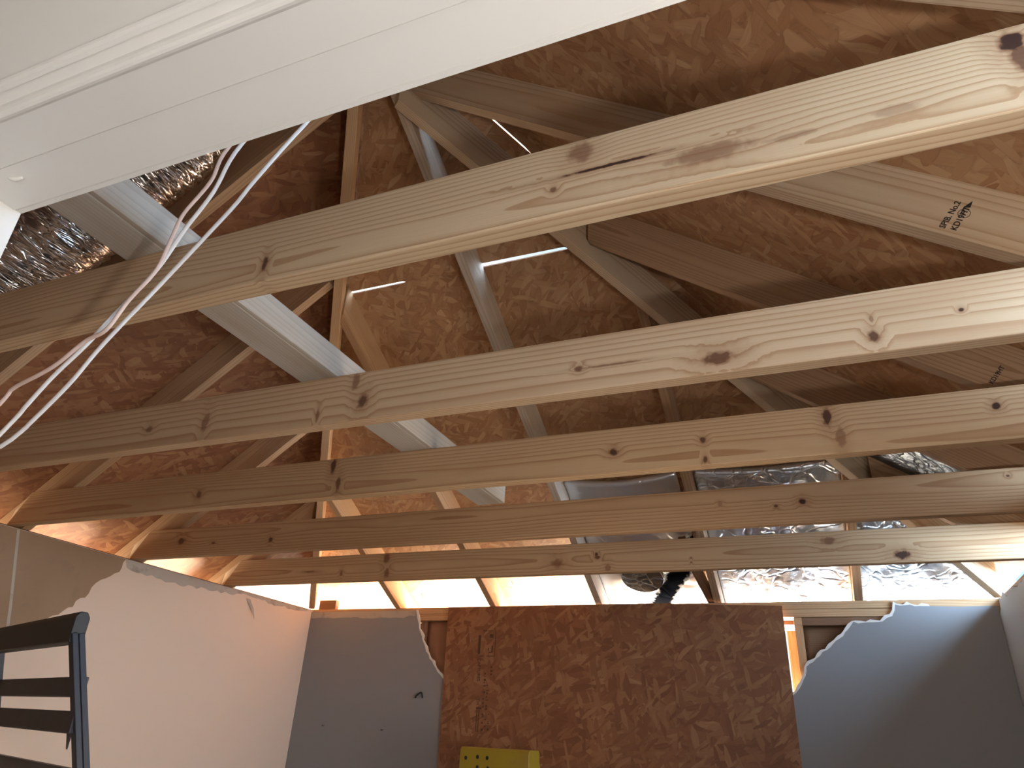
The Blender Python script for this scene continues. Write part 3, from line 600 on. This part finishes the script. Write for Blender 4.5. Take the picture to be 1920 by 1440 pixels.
cable('cable', [(2.6, -3.05, 0.888), (2.5, -3.1, 0.65), (2.36, -3.31, 0.36), (2.28, -3.345, 0.187), (2.26, -3.345, 0.112), (2.22, -3.345, 0.054), (2.211, -3.345, 0.012), (2.207, -3.345, -0.02), (2.197, -3.345, -0.06), (2.157, -3.345, -0.108), (2.13, -3.345, -0.155), (2.089, -3.345, -0.169), (2.043, -3.345, -0.201), (2.008, -3.345, -0.216), (1.953, -3.345, -0.234), (1.935, -3.345, -0.259), (1.85, -3.36, -0.4), (1.6, -3.45, -1.2), (1.5, -3.45, -2.42)], 0.0044, M['pink'], 'thin pinkish cable twisted along a white one')
cable('cable', [(2.7, -3.06, 0.818), (2.6, -3.1, 0.65), (2.43, -3.25, 0.4), (2.357, -3.27, 0.282), (2.274, -3.27, 0.179), (2.239, -3.27, 0.127), (2.176, -3.27, 0.054), (2.104, -3.27, -0.027), (2.05, -3.27, -0.085), (2.007, -3.27, -0.135), (1.967, -3.27, -0.191), (1.905, -3.27, -0.254), (1.872, -3.272, -0.285), (1.72, -3.3, -0.44), (1.42, -3.4, -1.2), (1.38, -3.42, -2.42)], 0.0052, M['wire'], 'single white cable hanging right of the twisted pair')

# ------------------------------------------------------------------ ladders
def stepladder(name, P, d, w_top, cap_t, cap_d, z_cap, lean, spread, m_rail, m_cap, m_step, label, steps, rail_w, rail_t, rear=True, folded=False, lean_k=.22):
    """P = right end of the cap (upper edge), d = unit direction to the left along the cap, lean = unit direction in which the rails of this side move out going down"""
    d = Vector((d[0], d[1], 0)).normalized(); n = Vector((lean[0], lean[1], 0)).normalized()
    o = empty(name, Vector((P.x, P.y, 0)) + d*w_top/2); tag(o, label, 'stepladder')
    zt = P.z
    bm = bmesh.new(); a = P + n*0; 
    prof = [(-cap_d/2, -cap_t), (-cap_d/2, -.012), (-cap_d/2 + min(.012, cap_d/4), 0), (cap_d/2 - min(.012, cap_d/4), 0), (cap_d/2, -.012), (cap_d/2, -cap_t), (cap_d/2 - min(.012, cap_d/4), -cap_t - .001), (-cap_d/2 + min(.012, cap_d/4), -cap_t - .001)]
    loft(bm, [a + n*u + Vector((0, 0, z)) for u, z in prof], [a + d*w_top + n*u + Vector((0, 0, z)) for u, z in prof])
    bmesh.ops.bevel(bm, geom=bm.edges[:], offset=.002, segments=1, affect='EDGES', clamp_overlap=True)
    cap = link('top_cap', bm, m_cap, frame(a + d*w_top/2, d, (0, 0, 1)), o)
    def rail(side, sgn, offs, mat, nm):
        top = a + d*((.006 if folded else .02) if side else w_top - .02) + n*offs*sgn + Vector((0, 0, -.05))
        dz = top.z; bot = top + n*(1 if folded else sgn)*lean_k*dz + d*(-spread*dz if side else spread*dz) - Vector((0, 0, dz))
        return board(nm, top, bot, n*(1 if folded else sgn), rail_t, rail_w, mat, o, .002), top, bot
    fr = [rail(s_, 1, .0, m_rail, 'rail') for s_ in (1, 0)]
    bk = [rail(s_, -1, .0145 if folded else .03, m_rail, 'rail') for s_ in (1, 0)] if rear else []
    def rung(prs, z, h, t, mat, nm, gus=True, off=0):
        A = []
        for _, t_, b_ in prs: A.append(t_ + (b_ - t_)*((t_.z - z)/(t_.z - b_.z)))
        q = board(nm, A[0] + n*off, A[1] + n*off, (0, 0, 1), t, h, mat, o, .002)
        if gus:
            dd = (A[1] - A[0]).normalized()
            for p0, sg in ((A[0], 1), (A[1], -1)):
                poly = [p0 + n*off + dd*sg*.016 - Vector((0, 0, .0)), p0 + n*off + dd*sg*.016 - Vector((0, 0, .030)), p0 + n*off + dd*sg*.042 - Vector((0, 0, .0))]
                prism('gusset', poly, n*.003, mat, dd, (0, 0, 1), q)
    for which, z, h, t in steps: rung(fr if which == 'f' else bk, z, h, t, m_step, 'step')
    return o, cap
lad, cap = stepladder('stepladder', V(1.545, -2.79, -.487), (-.937, .349), .66, .068, .032, 0, (.349, .937), .15, M['blue'], M['black'], M['alu'],
    'tall dark folded stepladder with a black top cap beside the left wall', [('f', PZ - .665, .042, .02), ('b', PZ - .738, .045, .02), ('f', PZ - .85, .042, .02), ('f', PZ - 1.13, .05, .03), ('f', PZ - 1.43, .05, .03), ('f', PZ - 1.73, .05, .03), ('f', PZ - 2.03, .05, .03)], .013, .026, True, True, .29)
yl, ycap = stepladder('stepladder', V(1.788, -.47, -.743), (-1, 0), .355, .11, .14, 0, (0, -1), .09, M['yellow'], M['yellow'], M['alu'],
    'yellow stepladder in front of the particle board, only its holed top showing', [('f', PZ - 1.05, .03, .08), ('f', PZ - 1.36, .03, .08), ('f', PZ - 1.66, .03, .08), ('f', PZ - 1.97, .03, .08)], .06, .025)
for x, z, r in ((1.466, -.790, .0075), (1.527, -.783, .0075), (1.577, -.785, .0075), (1.529, -.826, .0075), (1.583, -.828, .0075)):
    bm = bmesh.new(); A = [V(x + r*math.cos(k/12*2*math.pi), -.5402, z + 1.2*r*math.sin(k/12*2*math.pi)) for k in range(12)]
    loft(bm, A, [p_ + Vector((0, -.0006, 0)) for p_ in A]); tag(link('tool_hole', bm, M['black'], Matrix.Translation(V(x, -.54, z)), ycap), 'black tool hole')
for x0, x1, z in ((1.448, 1.503, -.835), (1.655, 1.76, -.838)):
    bm = bmesh.new(); A = [V(x0, -.5402, z), V(x1, -.5402, z), V(x1, -.5402, z - .010), V(x0, -.5402, z - .010)]
    loft(bm, A, [p_ + Vector((0, -.0006, 0)) for p_ in A]); tag(link('tool_slot', bm, M['black'], Matrix.Translation(V(x0, -.54, z)), ycap), 'black tool slot')

# tips of roofing nails poking through the glowing eave sheathing
rng = random.Random(11)
for (x, y, sl, wh) in ((.76, .10, .02, 'near the warm lit rafter'), (.97, -.10, -.02, 'left of the middle glowing bay'), (1.42, .02, .015, 'in the right glowing bay'), (1.72, -.05, .02, 'at the right end of the glowing bays'), (.86, .19, .01, 'low in the middle glowing bay'), (1.60, .16, -.02, 'low in the right glowing bay'), (.40, -.03, .02, 'in the left glowing bay')):
    p = P_far(x, y); bm = bmesh.new(); e = p + Vector((sl, rng.uniform(-.01, .01), -.024))
    tube(bm, [p + Vector((0, 0, .002)), (p + e)/2 + Vector((0, 0, -.002)), e], lambda i: .0016 if i < 2 else .0006, 6)
    tag(link('roofing_nail', bm, M['steel'], Matrix.Translation(p), None, True), 'nail tip poking through the eave sheathing ' + wh, 'nail', 'nail tips in the eave')
